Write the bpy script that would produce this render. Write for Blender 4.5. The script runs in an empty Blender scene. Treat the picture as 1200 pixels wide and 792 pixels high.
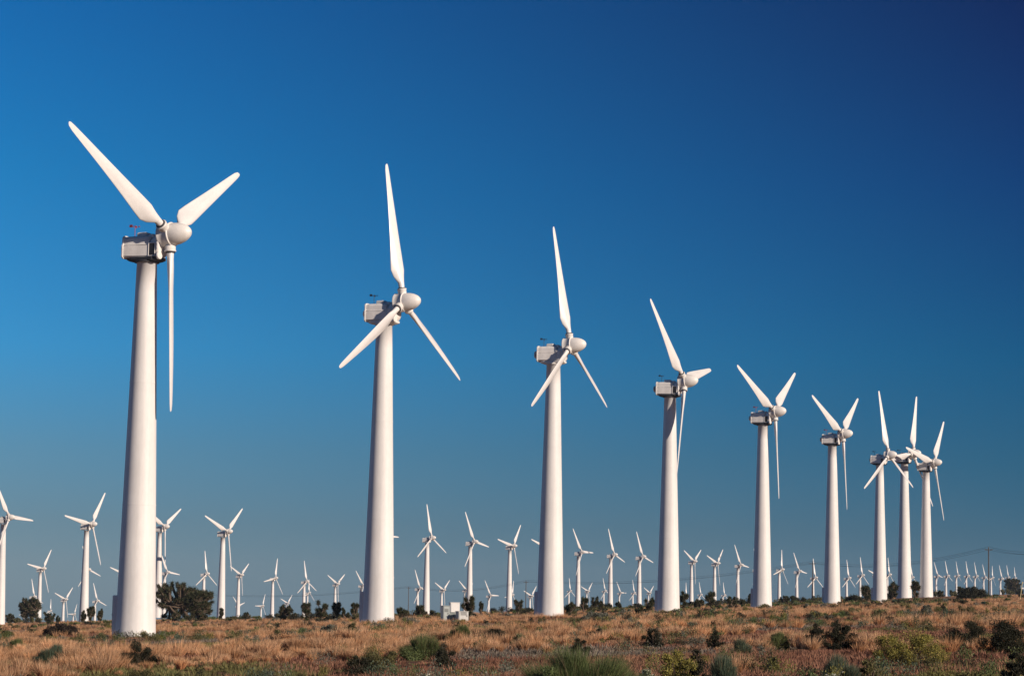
import bpy, math, random
import numpy as np
from mathutils import Matrix, Vector
R = math.radians
S = bpy.context.scene
COL = S.collection
F = 2900.0; CX, CY = 600.0, 396.0
PITCH = math.atan(312.8 / F); ROLL = R(0.9)

# ------------------------------------------------------------------ camera
cam_d = bpy.data.cameras.new('camera'); cam = bpy.data.objects.new('camera', cam_d); COL.objects.link(cam)
cam_d.sensor_width = 36; cam_d.lens = F / 1200 * 36
cam_d.clip_start = 0.5; cam_d.clip_end = 60000
CR = Matrix.Rotation(R(90) + PITCH, 4, 'X') @ Matrix.Rotation(ROLL, 4, 'Z')
cam.matrix_world = CR
S.camera = cam
def at(px, py, D):
    d = CR.to_3x3() @ Vector(((px - CX) / F, -(py - CY) / F, -1))
    return d * (D / d.y)
def proj(p):
    q = CR.to_3x3().transposed() @ Vector(p)
    return CX + F * q.x / -q.z, CY - F * q.y / -q.z

# ------------------------------------------------------------------ materials
def mat(name, rough=0.6, attr=None, color=(.5, .5, .5), noise=None, transl=0.0, spec=0.5, bump=0.0, metallic=0):
    m = bpy.data.materials.new(name); m.use_nodes = True
    nt = m.node_tree; N = nt.nodes; L = nt.links
    b = N['Principled BSDF']; b.inputs['Roughness'].default_value = rough
    b.inputs['Specular IOR Level'].default_value = spec; b.inputs['Metallic'].default_value = metallic
    out = N['Material Output']
    if attr:
        a = N.new('ShaderNodeAttribute'); a.attribute_name = attr; src = a.outputs['Color']
    else:
        c = N.new('ShaderNodeRGB'); c.outputs[0].default_value = (*color, 1); src = c.outputs[0]
    if noise:
        for (sc, lo, hi, stretch) in noise:
            tc = N.new('ShaderNodeTexCoord'); mp = N.new('ShaderNodeMapping'); mp.inputs['Scale'].default_value = stretch
            t = N.new('ShaderNodeTexNoise'); t.inputs['Scale'].default_value = sc; t.inputs['Detail'].default_value = 6
            L.new(tc.outputs['Object'], mp.inputs[0]); L.new(mp.outputs[0], t.inputs['Vector'])
            r = N.new('ShaderNodeMapRange'); r.inputs['From Min'].default_value = .32; r.inputs['From Max'].default_value = .68
            r.inputs['To Min'].default_value = lo; r.inputs['To Max'].default_value = hi
            L.new(t.outputs['Fac'], r.inputs['Value'])
            mx = N.new('ShaderNodeVectorMath'); mx.operation = 'SCALE'
            L.new(src, mx.inputs[0]); L.new(r.outputs[0], mx.inputs['Scale']); src = mx.outputs[0]
            if bump:
                bp = N.new('ShaderNodeBump'); bp.inputs['Strength'].default_value = bump; bp.inputs['Distance'].default_value = .05
                L.new(t.outputs['Fac'], bp.inputs['Height']); L.new(bp.outputs[0], b.inputs['Normal'])
    L.new(src, b.inputs['Base Color'])
    if transl:
        tr = N.new('ShaderNodeBsdfTranslucent'); L.new(src, tr.inputs['Color'])
        ms = N.new('ShaderNodeMixShader'); ms.inputs[0].default_value = transl
        L.new(b.outputs[0], ms.inputs[1]); L.new(tr.outputs[0], ms.inputs[2]); L.new(ms.outputs[0], out.inputs['Surface'])
    return m
M = {}
M['tower'] = mat('tower white paint', .6, color=(.80, .785, .765), noise=[(1.0, .90, 1.03, (2.6, 2.6, .10)), (5, .965, 1.02, (1, 1, .4)), (.35, .95, 1.02, (1, 1, 1))])
M['nacelle'] = mat('nacelle white paint', .45, color=(.84, .81, .77), noise=[(2, .90, 1.04, (1, 1, .5)), (9, .93, 1.03, (1, 1, 1))])
M['blade'] = mat('blade white gelcoat', .33, color=(.82, .80, .785), noise=[(1.5, .92, 1.03, (1, 1, .25)), (7, .95, 1.02, (1, 1, .5))])
M['dark'] = mat('dark machinery', .6, color=(.035, .035, .04), noise=[(6, .7, 1.3, (1, 1, 1))])
M['steel'] = mat('grey steel', .5, color=(.23, .24, .25), noise=[(5, .8, 1.2, (1, 1, 1))], metallic=.3)
M['red'] = mat('red plastic', .4, color=(.35, .05, .04))
M['concrete'] = mat('concrete', .85, color=(.36, .33, .29), noise=[(4, .8, 1.15, (1, 1, 1))], bump=.3)
M['cab_grey'] = mat('grey green cabinet paint', .5, color=(.36, .40, .39), noise=[(3, .9, 1.06, (1, 1, 1))])
M['cab_white'] = mat('white cabinet paint', .45, color=(.76, .75, .72), noise=[(3, .92, 1.04, (1, 1, 1))])
M['cab_mid'] = mat('pale grey cabinet paint', .5, color=(.52, .53, .51), noise=[(3, .88, 1.06, (1, 1, 1))])
M['wood'] = mat('weathered wood', .85, color=(.10, .075, .055), noise=[(4, .7, 1.3, (3, 3, .3))], bump=.3)
M['wire'] = mat('cable', .6, color=(.03, .03, .035))
M['insul'] = mat('insulator', .3, color=(.3, .28, .26))
M['yellow'] = mat('pale yellow painted steel', .5, color=(.62, .52, .26), noise=[(5, .8, 1.1, (1, 1, 1))])
M['grass'] = mat('dry grass', .75, attr='Col', transl=.22, spec=.15)
M['leaf'] = mat('leaves', .6, attr='Col', transl=.12, spec=.25)
M['bark'] = mat('bark', .9, color=(.13, .095, .07), noise=[(6, .6, 1.3, (1, 1, .4))], bump=.6, spec=.2)
M['stem'] = mat('twigs', .9, color=(.10, .075, .055), noise=[(8, .7, 1.3, (1, 1, 1))], spec=.2)

# ------------------------------------------------------------------ mesh collector
class MB:
    def __init__(s): s.v = []; s.f = []; s.sm = []; s.mi = []; s.cur = 0
    def add(s, V, Fc, smooth=False):
        o = len(s.v); s.v += [tuple(v) for v in V]
        for f in Fc: s.f.append([i + o for i in f]); s.sm.append(smooth); s.mi.append(s.cur)
    def box(s, x0, x1, y0, y1, z0, z1, bev=0.0):
        if bev <= 0:
            V = [(x, y, z) for x in (x0, x1) for y in (y0, y1) for z in (z0, z1)]
            s.add(V, [(0, 1, 3, 2), (4, 6, 7, 5), (0, 4, 5, 1), (2, 3, 7, 6), (0, 2, 6, 4), (1, 5, 7, 3)]); return
        b = bev
        prof = [(x0 + b, y0), (x1 - b, y0), (x1, y0 + b), (x1, y1 - b), (x1 - b, y1), (x0 + b, y1), (x0, y1 - b), (x0, y0 + b)]
        cx, cy = (x0 + x1) / 2, (y0 + y1) / 2
        def ins(p): return (cx + (p[0] - cx) * (1 - b / max(.001, (x1 - x0) / 2)), cy + (p[1] - cy) * (1 - b / max(.001, (y1 - y0) / 2)))
        rings = [[(*ins(p), z0) for p in prof], [(*p, z0 + b) for p in prof], [(*p, z1 - b) for p in prof], [(*ins(p), z1) for p in prof]]
        s.loft(rings, True, True, False)
    def loft(s, rings, cap0=True, cap1=True, smooth=True):
        n = len(rings[0]); V = [p for r in rings for p in r]; Fc = []
        for k in range(len(rings) - 1):
            for i in range(n):
                j = (i + 1) % n; Fc.append((k * n + i, k * n + j, (k + 1) * n + j, (k + 1) * n + i))
        s.add(V, Fc, smooth)
        if cap0: s.add(rings[0][::-1], [tuple(range(n))])
        if cap1: s.add(rings[-1], [tuple(range(n))])
    def lathe(s, prof, n=32, mat4=None, smooth=True, cap0=True, cap1=True):   # prof: (radius, height along z)
        rings = []
        for r, h in prof:
            ring = [Vector((r * math.cos(2 * math.pi * i / n), r * math.sin(2 * math.pi * i / n), h)) for i in range(n)]
            if mat4: ring = [mat4 @ p for p in ring]
            rings.append(ring)
        s.loft(rings, cap0, cap1, smooth)
    def tube(s, a, b, r0, r1=None, n=8, smooth=True):
        a = Vector(a); b = Vector(b); r1 = r0 if r1 is None else r1
        q = (b - a).to_track_quat('Z', 'Y').to_matrix().to_4x4(); q.translation = a
        L = (b - a).length; s.lathe([(r0, 0), (r1, L)], n, q, smooth)
    def mesh(s, name, mats):
        me = bpy.data.meshes.new(name); me.from_pydata(s.v, [], s.f); me.update()
        me.polygons.foreach_set('use_smooth', s.sm)
        for m in (mats if isinstance(mats, (list, tuple)) else [mats]): me.materials.append(m)
        me.polygons.foreach_set('material_index', s.mi)
        return me
def obj(name, me, parent=None, loc=None, mw=None):
    o = bpy.data.objects.new(name, me); COL.objects.link(o)
    if parent is not None: o.parent = parent
    if mw is not None: o.matrix_local = mw
    if loc is not None: o.location = loc
    return o
def tag(o, label=None, cat=None, group=None, kind=None):
    if label: o['label'] = label
    if cat: o['category'] = cat
    if group: o['group'] = group
    if kind: o['kind'] = kind
    return o
XZ = Matrix(((0, 0, 1, 0), (0, 1, 0, 0), (-1, 0, 0, 0), (0, 0, 0, 1)))   # lathe axis z -> x

# ------------------------------------------------------------------ terrain
HAZE = 5e-5; HC = 1.27; GS = .33; SX = 0.027 + math.tan(ROLL)
_cx = [-400, 0, 150, 250, 380, 480, 620, 750, 900, 1000, 1100, 1200, 1600]
_cd = [950, 950, 800, 620, 480, 480, 560, 620, 800, 900, 1100, 1500, 1700]
def crest(x, y):
    px = CX + F * x / np.maximum(y, 1.0)
    return np.interp(px, _cx, _cd)
TH = 28.5; HUBX = 2.05; HUBZ = TH + 1.95
#            base x, base y, tower px height, view angle, blade phase
MAIN = [(158.5, 740, 435, 56, 60), (443, 727, 348, 60, -2), (644.5, 722, 296, 68, -4), (783, 716, 251, 70, 78), (893, 710, 212, 67, 58),
        (975, 706, 184, 69, 57), (1031, 704, 159, 64, -3), (1060, 701, 146, 62, 22), (1085.5, 699, 146, 66, 42)]
# far turbines: hub x, hub y, distance, phase, view angle
FAR = [(11, 606, 735, 92, 56), (108, 614, 790, 40, 54), (51, 666, 1340, 40, 54), (77.3, 702, 1800, 50, 56), (40.5, 698.6, 1900, -8, 58),
 (103.4, 667, 1400, -15, 56), (114.3, 703.6, 1840, -15, 58), (59.5, 715, 2900, 10, 56), (87.5, 719, 3000, 30, 56), (30, 718, 3000, 20, 56),
 (146, 672, 1420, -75, 56), (193.3, 617, 870, 60, 56), (267.3, 622.6, 855, 52, 56), (196.5, 670.3, 1450, 95, 56), (242.6, 672, 1470, 0, 58),
 (283, 673.5, 1640, 55, 58), (308, 709.5, 2500, 30, 58), (280, 709.6, 2600, 75, 58), (323, 677, 1600, 20, 58), (359.7, 681, 1620, -4, 58),
 (395.8, 684, 1800, 58, 58), (426, 685.5, 1800, -40, 60), (337.5, 706.4, 2600, 50, 58), (362.5, 694, 2500, 8, 60), (506, 630, 1000, -5, 60),
 (492.5, 689, 1720, -20, 60), (520.3, 691, 1950, 55, 60), (449, 628, 1040, 90, 58), (455.5, 688.5, 1950, 52, 60), (556, 634.5, 1060, -22, 60),
 (602, 639.4, 1160, 42, 60), (641, 641, 1180, -75, 60), (575.3, 697.5, 1950, -30, 60), (600.7, 696.7, 2250, 20, 60), (623.3, 698, 2200, 50, 60),
 (547, 691, 2100, 65, 60), (682, 646.7, 1260, -30, 62), (720, 649.7, 1260, -15, 64), (753.5, 652, 1290, -18, 64), (668.6, 692, 2600, 0, 60),
 (689.5, 692.4, 2500, 50, 60), (709.5, 692, 2600, -10, 62), (727.7, 694.4, 2600, -30, 62), (743.6, 694.4, 2600, -5, 62), (761.8, 694.4, 2700, 55, 62),
 (814, 657.5, 1490, 58, 64), (841, 659.8, 1520, 50, 64), (868.3, 661.7, 1520, -25, 66), (821.6, 696.4, 2700, -5, 64), (849.3, 697, 2650, 0, 64),
 (804.5, 696.5, 2700, 10, 64), (889, 667, 1600, -15, 66), (916.5, 667, 1640, 15, 66), (937, 669, 1660, -25, 66), (955.7, 676.6, 1750, 0, 62),
 (995, 677, 1830, 0, 66), (1010.8, 673.7, 1850, 0, 66), (1028, 673.5, 1900, -75, 64), (1042.6, 673, 1960, 5, 68), (1069.5, 676, 2300, -5, 68),
 (1099.4, 674.4, 2250, -25, 70), (1111, 674.4, 2250, -10, 70), (1123, 674, 2400, -5, 74), (1134.7, 674.4, 2300, -5, 70), (1144.7, 674.7, 2400, -8, 74),
 (1154.8, 676, 2550, -15, 70), (1163.4, 676.5, 2700, 15, 70), (1174.5, 677.5, 2450, -15, 70), (1182, 676, 2800, -5, 70), (1190, 677, 3000, 5, 70)]
def axis_of(p, psi):
    a = math.atan2(p.x, p.y); tc = Vector((-math.sin(a), -math.cos(a), 0)); rt = Vector((math.cos(a), -math.sin(a), 0))
    return tc * math.cos(R(psi)) + rt * math.sin(R(psi))
main_pos = [at(bx, by, TH * F / h) for bx, by, h, _, _ in MAIN]
far_pos = []
for hx, hy, D, ph, psi in FAR:
    hp = at(hx, hy, D); ax = axis_of(hp, psi)
    far_pos.append(Vector((hp.x - ax.x * HUBX, hp.y - ax.y * HUBX, hp.z - HUBZ)))
_mr = [(p.x, p.y, p.z - (-HC + SX * p.x)) for p in main_pos]
_fo = np.array([(p.x, p.y, max(0.0, (-HC + SX * p.x) - p.z)) for p in far_pos])
def vnoise(x, y, s, seed=0):
    x = np.asarray(x, float) / s; y = np.asarray(y, float) / s
    xi = np.floor(x).astype(np.int64); yi = np.floor(y).astype(np.int64); fx = x - xi; fy = y - yi
    fx = fx * fx * (3 - 2 * fx); fy = fy * fy * (3 - 2 * fy)
    def h(a, b):
        n = (a * 374761393 + b * 668265263 + seed * 974634777) & 0x7fffffff
        n = ((n ^ (n >> 13)) * 1274126177) & 0x7fffffff
        n = n ^ (n >> 16)
        return (n & 0xffff) / 65535.0
    return (h(xi, yi) * (1 - fx) + h(xi + 1, yi) * fx) * (1 - fy) + (h(xi, yi + 1) * (1 - fx) + h(xi + 1, yi + 1) * fx) * fy
def ground(x, y):
    x = np.asarray(x, float); y = np.asarray(y, float)
    z = -HC - GS + SX * x
    near = np.zeros_like(z)
    for mx, my, r in _mr: near = near + r * np.exp(-((x - mx) ** 2 + (y - my) ** 2) / (2 * 14.0 ** 2))
    z = z + near + (vnoise(x, y, 8, 3) - .5) * .22 + (vnoise(x, y, 27, 4) - .5) * .30
    c = crest(x, y)
    num = np.zeros_like(z); den = np.zeros_like(z)
    for fx, fy, fo in _fo:
        w = 1 / (((x - fx) ** 2 + (y - fy) ** 2) + 25.0) ** 1.5
        num += w * fo; den += w
    off = num / den
    t = np.clip((y - c) / (.35 * c), 0, 1)
    o = np.maximum(off * t * t * (3 - 2 * t), (HC + GS) * np.maximum(y / c - 1, 0) * 1.25)
    return z - np.where(y > c, o, 0)
def gz(x, y): return float(ground(np.array([x]), np.array([y]))[0])
def ground_hit(px, py):
    """point of the ground seen at a pixel (distance found along the ray)"""
    lo = None
    prev = 20.0
    for D in np.geomspace(20, 1600, 500):
        p = at(px, py, D)
        if p.z <= gz(p.x, p.y) + GS: return p
    c = float(crest(np.array([at(px, py, 500).x]), np.array([500.0]))[0])
    p = at(px, py, c * .97); return Vector((p.x, p.y, gz(p.x, p.y)))

def nonuni(a, b, step, grow, lim):
    out = list(np.arange(a, b + .1, step)); s = step
    while out[-1] < lim: s *= grow; out.append(out[-1] + s)
    return out
ys = nonuni(0, 620, 4, 1.05, 7000); ys = [-700, -300, -120, -60, -30, -14, -6] + ys
xp = nonuni(0, 160, 4, 1.07, 2500); xs = [-v for v in xp[:0:-1]] + xp
GX, GY = np.meshgrid(np.array(xs), np.array(ys)); GZ = ground(GX, GY)
gv = np.stack([GX.ravel(), GY.ravel(), GZ.ravel()], 1); nx, ny = len(xs), len(ys)
ii = (np.arange(ny - 1)[:, None] * nx + np.arange(nx - 1)[None, :]).ravel()
gf = np.stack([ii, ii + 1, ii + nx + 1, ii + nx], 1)
def npmesh(name, V, Fq, mats, cols=None, smooth=False):
    me = bpy.data.meshes.new(name); k = Fq.shape[1]
    me.vertices.add(len(V)); me.vertices.foreach_set('co', V.astype(np.float32).ravel())
    me.loops.add(Fq.size); me.loops.foreach_set('vertex_index', Fq.astype(np.int32).ravel())
    me.polygons.add(len(Fq)); me.polygons.foreach_set('loop_start', np.arange(0, Fq.size, k, dtype=np.int32))
    me.polygons.foreach_set('loop_total', np.full(len(Fq), k, np.int32)) if False else None
    if cols is not None:
        ca = me.color_attributes.new('Col', 'FLOAT_COLOR', 'POINT')
        c4 = np.ones((len(V), 4), np.float32); c4[:, :3] = cols; ca.data.foreach_set('color', c4.ravel())
    me.update(calc_edges=True); me.validate()
    if smooth: me.polygons.foreach_set('use_smooth', [True] * len(me.polygons))
    me.materials.append(mats); return me
# ground material: soil with straw and reddish litter
gm = bpy.data.materials.new('desert soil'); gm.use_nodes = True; nt = gm.node_tree; N = nt.nodes; L = nt.links
b = N['Principled BSDF']; b.inputs['Roughness'].default_value = .95; b.inputs['Specular IOR Level'].default_value = .1
tc = N.new('ShaderNodeTexCoord')
def nz(sc, det=6):
    t = N.new('ShaderNodeTexNoise'); t.inputs['Scale'].default_value = sc; t.inputs['Detail'].default_value = det
    L.new(tc.outputs['Object'], t.inputs['Vector']); return t
n1, n2, n3 = nz(.06), nz(.5), nz(9, 8)
cr = N.new('ShaderNodeValToRGB'); cr.color_ramp.elements[0].position = .38; cr.color_ramp.elements[1].position = .62
cr.color_ramp.elements[0].color = (.15, .075, .05, 1); cr.color_ramp.elements[1].color = (.33, .20, .11, 1)
ad = N.new('ShaderNodeMath'); ad.operation = 'ADD'; m2 = N.new('ShaderNodeMath'); m2.operation = 'MULTIPLY'; m2.inputs[1].default_value = .5
L.new(n1.outputs['Fac'], ad.inputs[0]); L.new(n2.outputs['Fac'], ad.inputs[1]); L.new(ad.outputs[0], m2.inputs[0]); L.new(m2.outputs[0], cr.inputs[0])
mr = N.new('ShaderNodeMapRange'); mr.inputs['From Min'].default_value = .3; mr.inputs['From Max'].default_value = .7; mr.inputs['To Min'].default_value = .55; mr.inputs['To Max'].default_value = 1.3
L.new(n3.outputs['Fac'], mr.inputs['Value']); sc = N.new('ShaderNodeVectorMath'); sc.operation = 'SCALE'
L.new(cr.outputs[0], sc.inputs[0]); L.new(mr.outputs[0], sc.inputs['Scale']); L.new(sc.outputs[0], b.inputs['Base Color'])
bp = N.new('ShaderNodeBump'); bp.inputs['Strength'].default_value = .7; bp.inputs['Distance'].default_value = .1
L.new(n3.outputs['Fac'], bp.inputs['Height']); L.new(bp.outputs[0], b.inputs['Normal'])
g = obj('ground', npmesh('ground', gv, gf, gm, smooth=True)); tag(g, kind='structure')

# ------------------------------------------------------------------ wind turbine meshes
def tower_mesh(n):
    b = MB(); prof = [(1.56, -1.2), (1.55, 0.0), (1.54, .25)]
    for k in range(1, 13):
        t = k / 12; r = 1.53 + (0.77 - 1.53) * (t ** 1.0); z = t * (TH - .12)
        prof.append((r, z))
    prof += [(.90, TH - .11), (.90, TH)]
    b.lathe(prof, n)
    for t in (.34, .67):       # bolted section joints
        r = 1.53 + (.77 - 1.53) * t; z = t * (TH - .12)
        b.lathe([(r - .05, z - .05), (r + .014, z - .045), (r + .014, z + .045), (r - .05, z + .05)], n, smooth=False, cap0=False, cap1=False)
    return b.mesh('tower', M['tower'])
def door_mesh():   # steel door casing standing proud of the tower foot, facing +x
    b = MB(); b.box(1.05, 1.72, -.55, .55, -.4, 2.75, .05); b.cur = 1; b.box(1.722, 1.745, -.42, .42, .05, 2.45, .01)
    b.box(1.745, 1.79, .28, .33, 1.2, 1.35, .008); return b.mesh('door', [M['tower'], M['steel']])
def foot_mesh():
    b = MB(); b.lathe([(2.3, -.6), (2.3, -.34), (2.24, -.28), (1.0, -.28)], 40, smooth=False); return b.mesh('foundation', M['concrete'])
def nac_ring(x, w, z0, z1, rt, k=.0):
    pts = [(-w * .86, z0), (w * .86, z0), (w, z0 + .14), (w, z0 + (z1 - z0) * .56), (w * .93, z0 + (z1 - z0) * .62)]
    for i in range(5):
        a = i / 4 * math.pi / 2; pts.append((w * .93 - rt + rt * math.cos(a), z1 - rt + rt * math.sin(a)))
    full = pts + [(-y, z) for y, z in pts[::-1] if not (y < 0 or z == z0)]
    # drop bottom-left duplicate
    return [(x, y, z) for y, z in full]
def nacelle_mesh(pale=False):
    b = MB()
    b.loft([nac_ring(-1.55, 1.03, .22, 2.02, .30), nac_ring(-1.2, .985, .22, 2.04, .30), nac_ring(.45, .70, .22, 2.06, .30), nac_ring(.52, .66, .26, 2.02, .30)], smooth=False)
    # rear flange frame
    b.loft([nac_ring(-1.66, 1.10, .14, 2.10, .32), nac_ring(-1.553, 1.10, .14, 2.10, .32)], smooth=False)
    # gearbox housing behind the hub, rounding down to the tower
    rings = []
    for x, w, z0, z1 in [(.523, .56, .12, 1.80), (.8, .62, .02, 2.0), (1.15, .66, .02, 2.15), (1.42, .80, .30, 2.3), (1.50, .62, .7, 2.5)]:
        zc, hh = (z0 + z1) / 2, (z1 - z0) / 2
        rings.append([(x, w * math.copysign(abs(math.cos(a)) ** .7, math.cos(a)), zc + hh * math.copysign(abs(math.sin(a)) ** .7, math.sin(a))) for a in [2 * math.pi * i / 24 for i in range(24)]])
    b.loft(rings)
    # hump on the roof, rear
    b.box(-.75, .10, -.42, .42, 2.03, 2.40, .07); b.box(.28, .75, -.34, .34, 1.86, 2.24, .08)
    # side rib
    for sy in (-1, 1):
        b.box(.53, .60, sy * .70 - .03, sy * .70 + .03, .28, 1.72, .01); b.box(1.12, 1.18, sy * .70 - .03, sy * .70 + .03, .28, 1.42, .01)
        b.box(.60, 1.12, sy * .70 - .03, sy * .70 + .03, 1.36, 1.44, .01); b.box(.60, 1.12, sy * .70 - .03, sy * .70 + .03, .28, .36, .01)
    # nose-side lip
    b.lathe([(.30, 0), (.34, .03), (.34, .16), (.30, .2)], 20, Matrix.Translation((1.36, -.55, .32)) @ XZ)
    # panel seams: dark strips painting the shade along the side recess
    b.cur = 1
    for sy in (-1, 1):
        b.add([(-1.5, sy * 1.030, 1.235), (.44, sy * .708, 1.235), (.44, sy * .708, 1.275), (-1.5, sy * 1.030, 1.275), (-1.5, sy * .9, 1.235), (.44, sy * .6, 1.235), (.44, sy * .6, 1.275), (-1.5, sy * .9, 1.275)], [(0, 1, 2, 3), (0, 4, 5, 1), (3, 2, 6, 7), (0, 3, 7, 4), (1, 5, 6, 2)])
        if pale: b.cur = 0
        b.box(.62, 1.10, sy * .62 - .08, sy * .62 + .08, .38, 1.34); b.cur = 1
    return b.mesh('nacelle', [M['nacelle'], M['dark']])
def bed_mesh(m='dark'):
    b = MB(); pr = [(-1.35, -.74), (-.9, -.84), (.9, -.84), (1.35, -.6), (1.35, .6), (.9, .84), (-.9, .84), (-1.35, .74)]
    b.loft([[(x * .84, y * .84, -.10) for x, y in pr], [(x, y, .02) for x, y in pr], [(x, y, .218) for x, y in pr]], smooth=False)
    b.lathe([(.96, -.18), (.96, .0)], 28); return b.mesh('bed_plate', M[m])
def vent_mesh():
    b = MB(); m = Matrix.Translation((-2.30, .25, 1.12)) @ XZ
    b.cur = 1; b.lathe([(.30, .06), (.38, .30), (.50, .64)], 24, m)
    b.cur = 0; b.lathe([(.24, .05), (.24, 0), (.30, -.05), (.40, -.05), (.45, 0), (.45, .08), (.38, .12), (.30, .12)], 28, m, cap0=False, cap1=False)
    return b.mesh('vent', [M['nacelle'], M['dark']])
def vane_mesh(red):
    b = MB(); b.tube((-1.2, 0, 2.03), (-1.2, 0, 2.95), .025); b.tube((-1.2, -.30, 2.92), (-1.2, .30, 2.92), .02)
    b.tube((-1.45, -.25, 2.98), (-1.0, -.25, 2.98), .018); b.box(-1.55, -1.28, -.262, -.238, 2.9, 3.12)
    b.tube((-1.2, -.25, 2.9), (-1.2, -.25, 2.98), .015)
    b.tube((-1.2, .25, 2.9), (-1.2, .25, 3.02), .015)
    for k in range(3):
        a = 2 * math.pi * k / 3 + .4; c = (-1.2 + .16 * math.cos(a), .25 + .16 * math.sin(a), 3.03)
        b.tube((-1.2, .25, 3.03), c, .01); b.lathe([(.01, -.05), (.05, -.03), (.06, .02), (.055, .05)], 8, Matrix.Translation(c) @ XZ)
    return b.mesh('wind_vane', M['red'] if red else M['dark'])
def hub_mesh():   # x from rotor plane centre
    b = MB()
    b.lathe([(.62, -.78), (.92, -.74), (.96, -.68), (.91, -.62), (.90, .12), (.95, .15), (.96, .22), (.91, .26), (.9, .262)], 40, XZ)
    for k in range(3):
        m = Matrix.Rotation(-2 * math.pi * k / 3, 4, 'X') @ Matrix.Rotation(R(-2.2), 4, 'Y')
        b.lathe([(.42, .6), (.42, 1.22), (.46, 1.24), (.46, 1.32), (.40, 1.34)], 20, m)
    return b.mesh('hub', M['nacelle'])
def spinner_mesh():
    b = MB(); prof = []
    for i in range(13):
        t = i / 12; prof.append((max(.02, .87 * max(0, 1 - t ** 2.0) ** .56), .265 + 1.66 * t))
    b.lathe(prof, 36, XZ); return b.mesh('spinner', M['nacelle'])
def blade_mesh(n):
    b = MB(); rings = []
    for r, ch, th, tw in [(1.42, .56, 1.0, 24), (1.9, .60, .85, 24), (2.5, .95, .46, 23), (3.2, 1.28, .30, 20), (4.2, 1.22, .24, 16), (6, 1.05, .20, 11),
                          (8, .87, .18, 7.5), (10, .70, .17, 5), (12, .54, .16, 3.5), (13.1, .43, .15, 3), (13.55, .30, .15, 3), (13.7, .10, .15, 3)]:
        ring = []; be = R(tw + 8); ch = ch * (1.18 if r > 2 else 1)
        for i in range(n):
            a = 2 * math.pi * i / n; cx = math.cos(a) * .5; y = math.sin(a) * .5 * th
            if th < .8: y *= (1.0 - .55 * max(0, -cx) * 2) if True else 1; cx -= .18
            u, w = cx * ch, y * ch
            # u along the chord (towards leading edge +y), w across
            ring.append((u * math.sin(be) + w * math.cos(be) - .0022 * r * r * .35, u * math.cos(be) - w * math.sin(be), r))
        rings.append(ring)
    b.loft(rings); return b.mesh('blade', M['blade'])
def collar_mesh():
    b = MB(); b.lathe([(.30, 1.33), (.375, 1.35), (.375, 1.43), (.28, 1.45)], 18); return b.mesh('root_collar', M['dark'])
hub_M = Matrix.Translation((HUBX, 0, HUBZ)) @ Matrix.Rotation(R(-5), 4, 'Y')
MESH = dict(tower=tower_mesh(64), tower_lo=tower_mesh(24), door=door_mesh(), foot=foot_mesh(), nac=nacelle_mesh(), bed=bed_mesh(), bed_pale=bed_mesh('nacelle'), nac_pale=nacelle_mesh(True), vent=vent_mesh(),
            vane=vane_mesh(False), vane_red=vane_mesh(True), hub=hub_mesh(), spin=spinner_mesh(), blade=blade_mesh(20), blade_lo=blade_mesh(10), collar=collar_mesh())
def turbine(p, psi, phase, label, near, red=False, scale=1.0, pale=False, group='wind turbines of the wind farm'):
    root = bpy.data.objects.new('wind_turbine', None); COL.objects.link(root); root.location = p
    root.empty_display_size = 2
    ax = axis_of(p, psi); yaw = math.atan2(ax.y, ax.x); root.rotation_euler = (0, 0, yaw); root.scale = (scale,) * 3
    tag(root, label, 'wind turbine', group)
    tw = obj('tower', MESH['tower' if near else 'tower_lo'], root)
    if near:
        a = math.atan2(p.x, p.y); dd = math.atan2(math.sin(a), -math.cos(a)) # camera-left direction = (-cos a, sin a)
        dd = math.atan2(math.sin(a), -math.cos(a))
        obj('door', MESH['door'], tw, mw=Matrix.Rotation(dd - R(10) - yaw, 4, 'Z'))
        obj('foundation', MESH['foot'], tw)
    na = obj('nacelle', MESH['nac_pale' if pale else 'nac'], root, loc=(0, 0, TH)); na.scale = (1, 1, .92)
    if near:
        obj('bed_plate', MESH['bed_pale' if pale else 'bed'], na); obj('vent', MESH['vent'], na); obj('wind_vane', MESH['vane_red' if red else 'vane'], na)
    hm = hub_M @ Matrix.Rotation(R(-phase), 4, 'X')
    obj('hub', MESH['hub'], root, mw=hm); obj('spinner', MESH['spin'], root, mw=hub_M)
    for k in range(3):
        m = hub_M @ Matrix.Rotation(R(-(phase + 120 * k)), 4, 'X') @ Matrix.Rotation(R(-2.2), 4, 'Y')
        bl = obj('blade', MESH['blade' if near else 'blade_lo'], root, mw=m)
        if near: obj('root_collar', MESH['collar'], bl)
    return root
ML = ['nearest and tallest white wind turbine, standing far left in the front row',
      'second tallest white wind turbine, left of centre with one blade straight up',
      'third turbine of the big front row, white, just right of the centre',
      'fourth turbine of the big front row, dark open nacelle, right of centre',
      'fifth turbine of the big front row, white, with one blade straight down',
      'sixth turbine of the big front row, white, left of the crowded last three',
      'seventh big turbine, left one of the crowded last three at the right',
      'eighth big turbine, middle one of the crowded last three at the right',
      'ninth big turbine, rightmost and smallest of the large front row']
for i, (m, p) in enumerate(zip(MAIN, main_pos)):
    turbine(p, m[3], m[4], ML[i], True, red=i in (0, 4, 5), scale=1.08 if i == 7 else 1.0, pale=i in (1, 2), group='large wind turbines in the front row')
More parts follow.
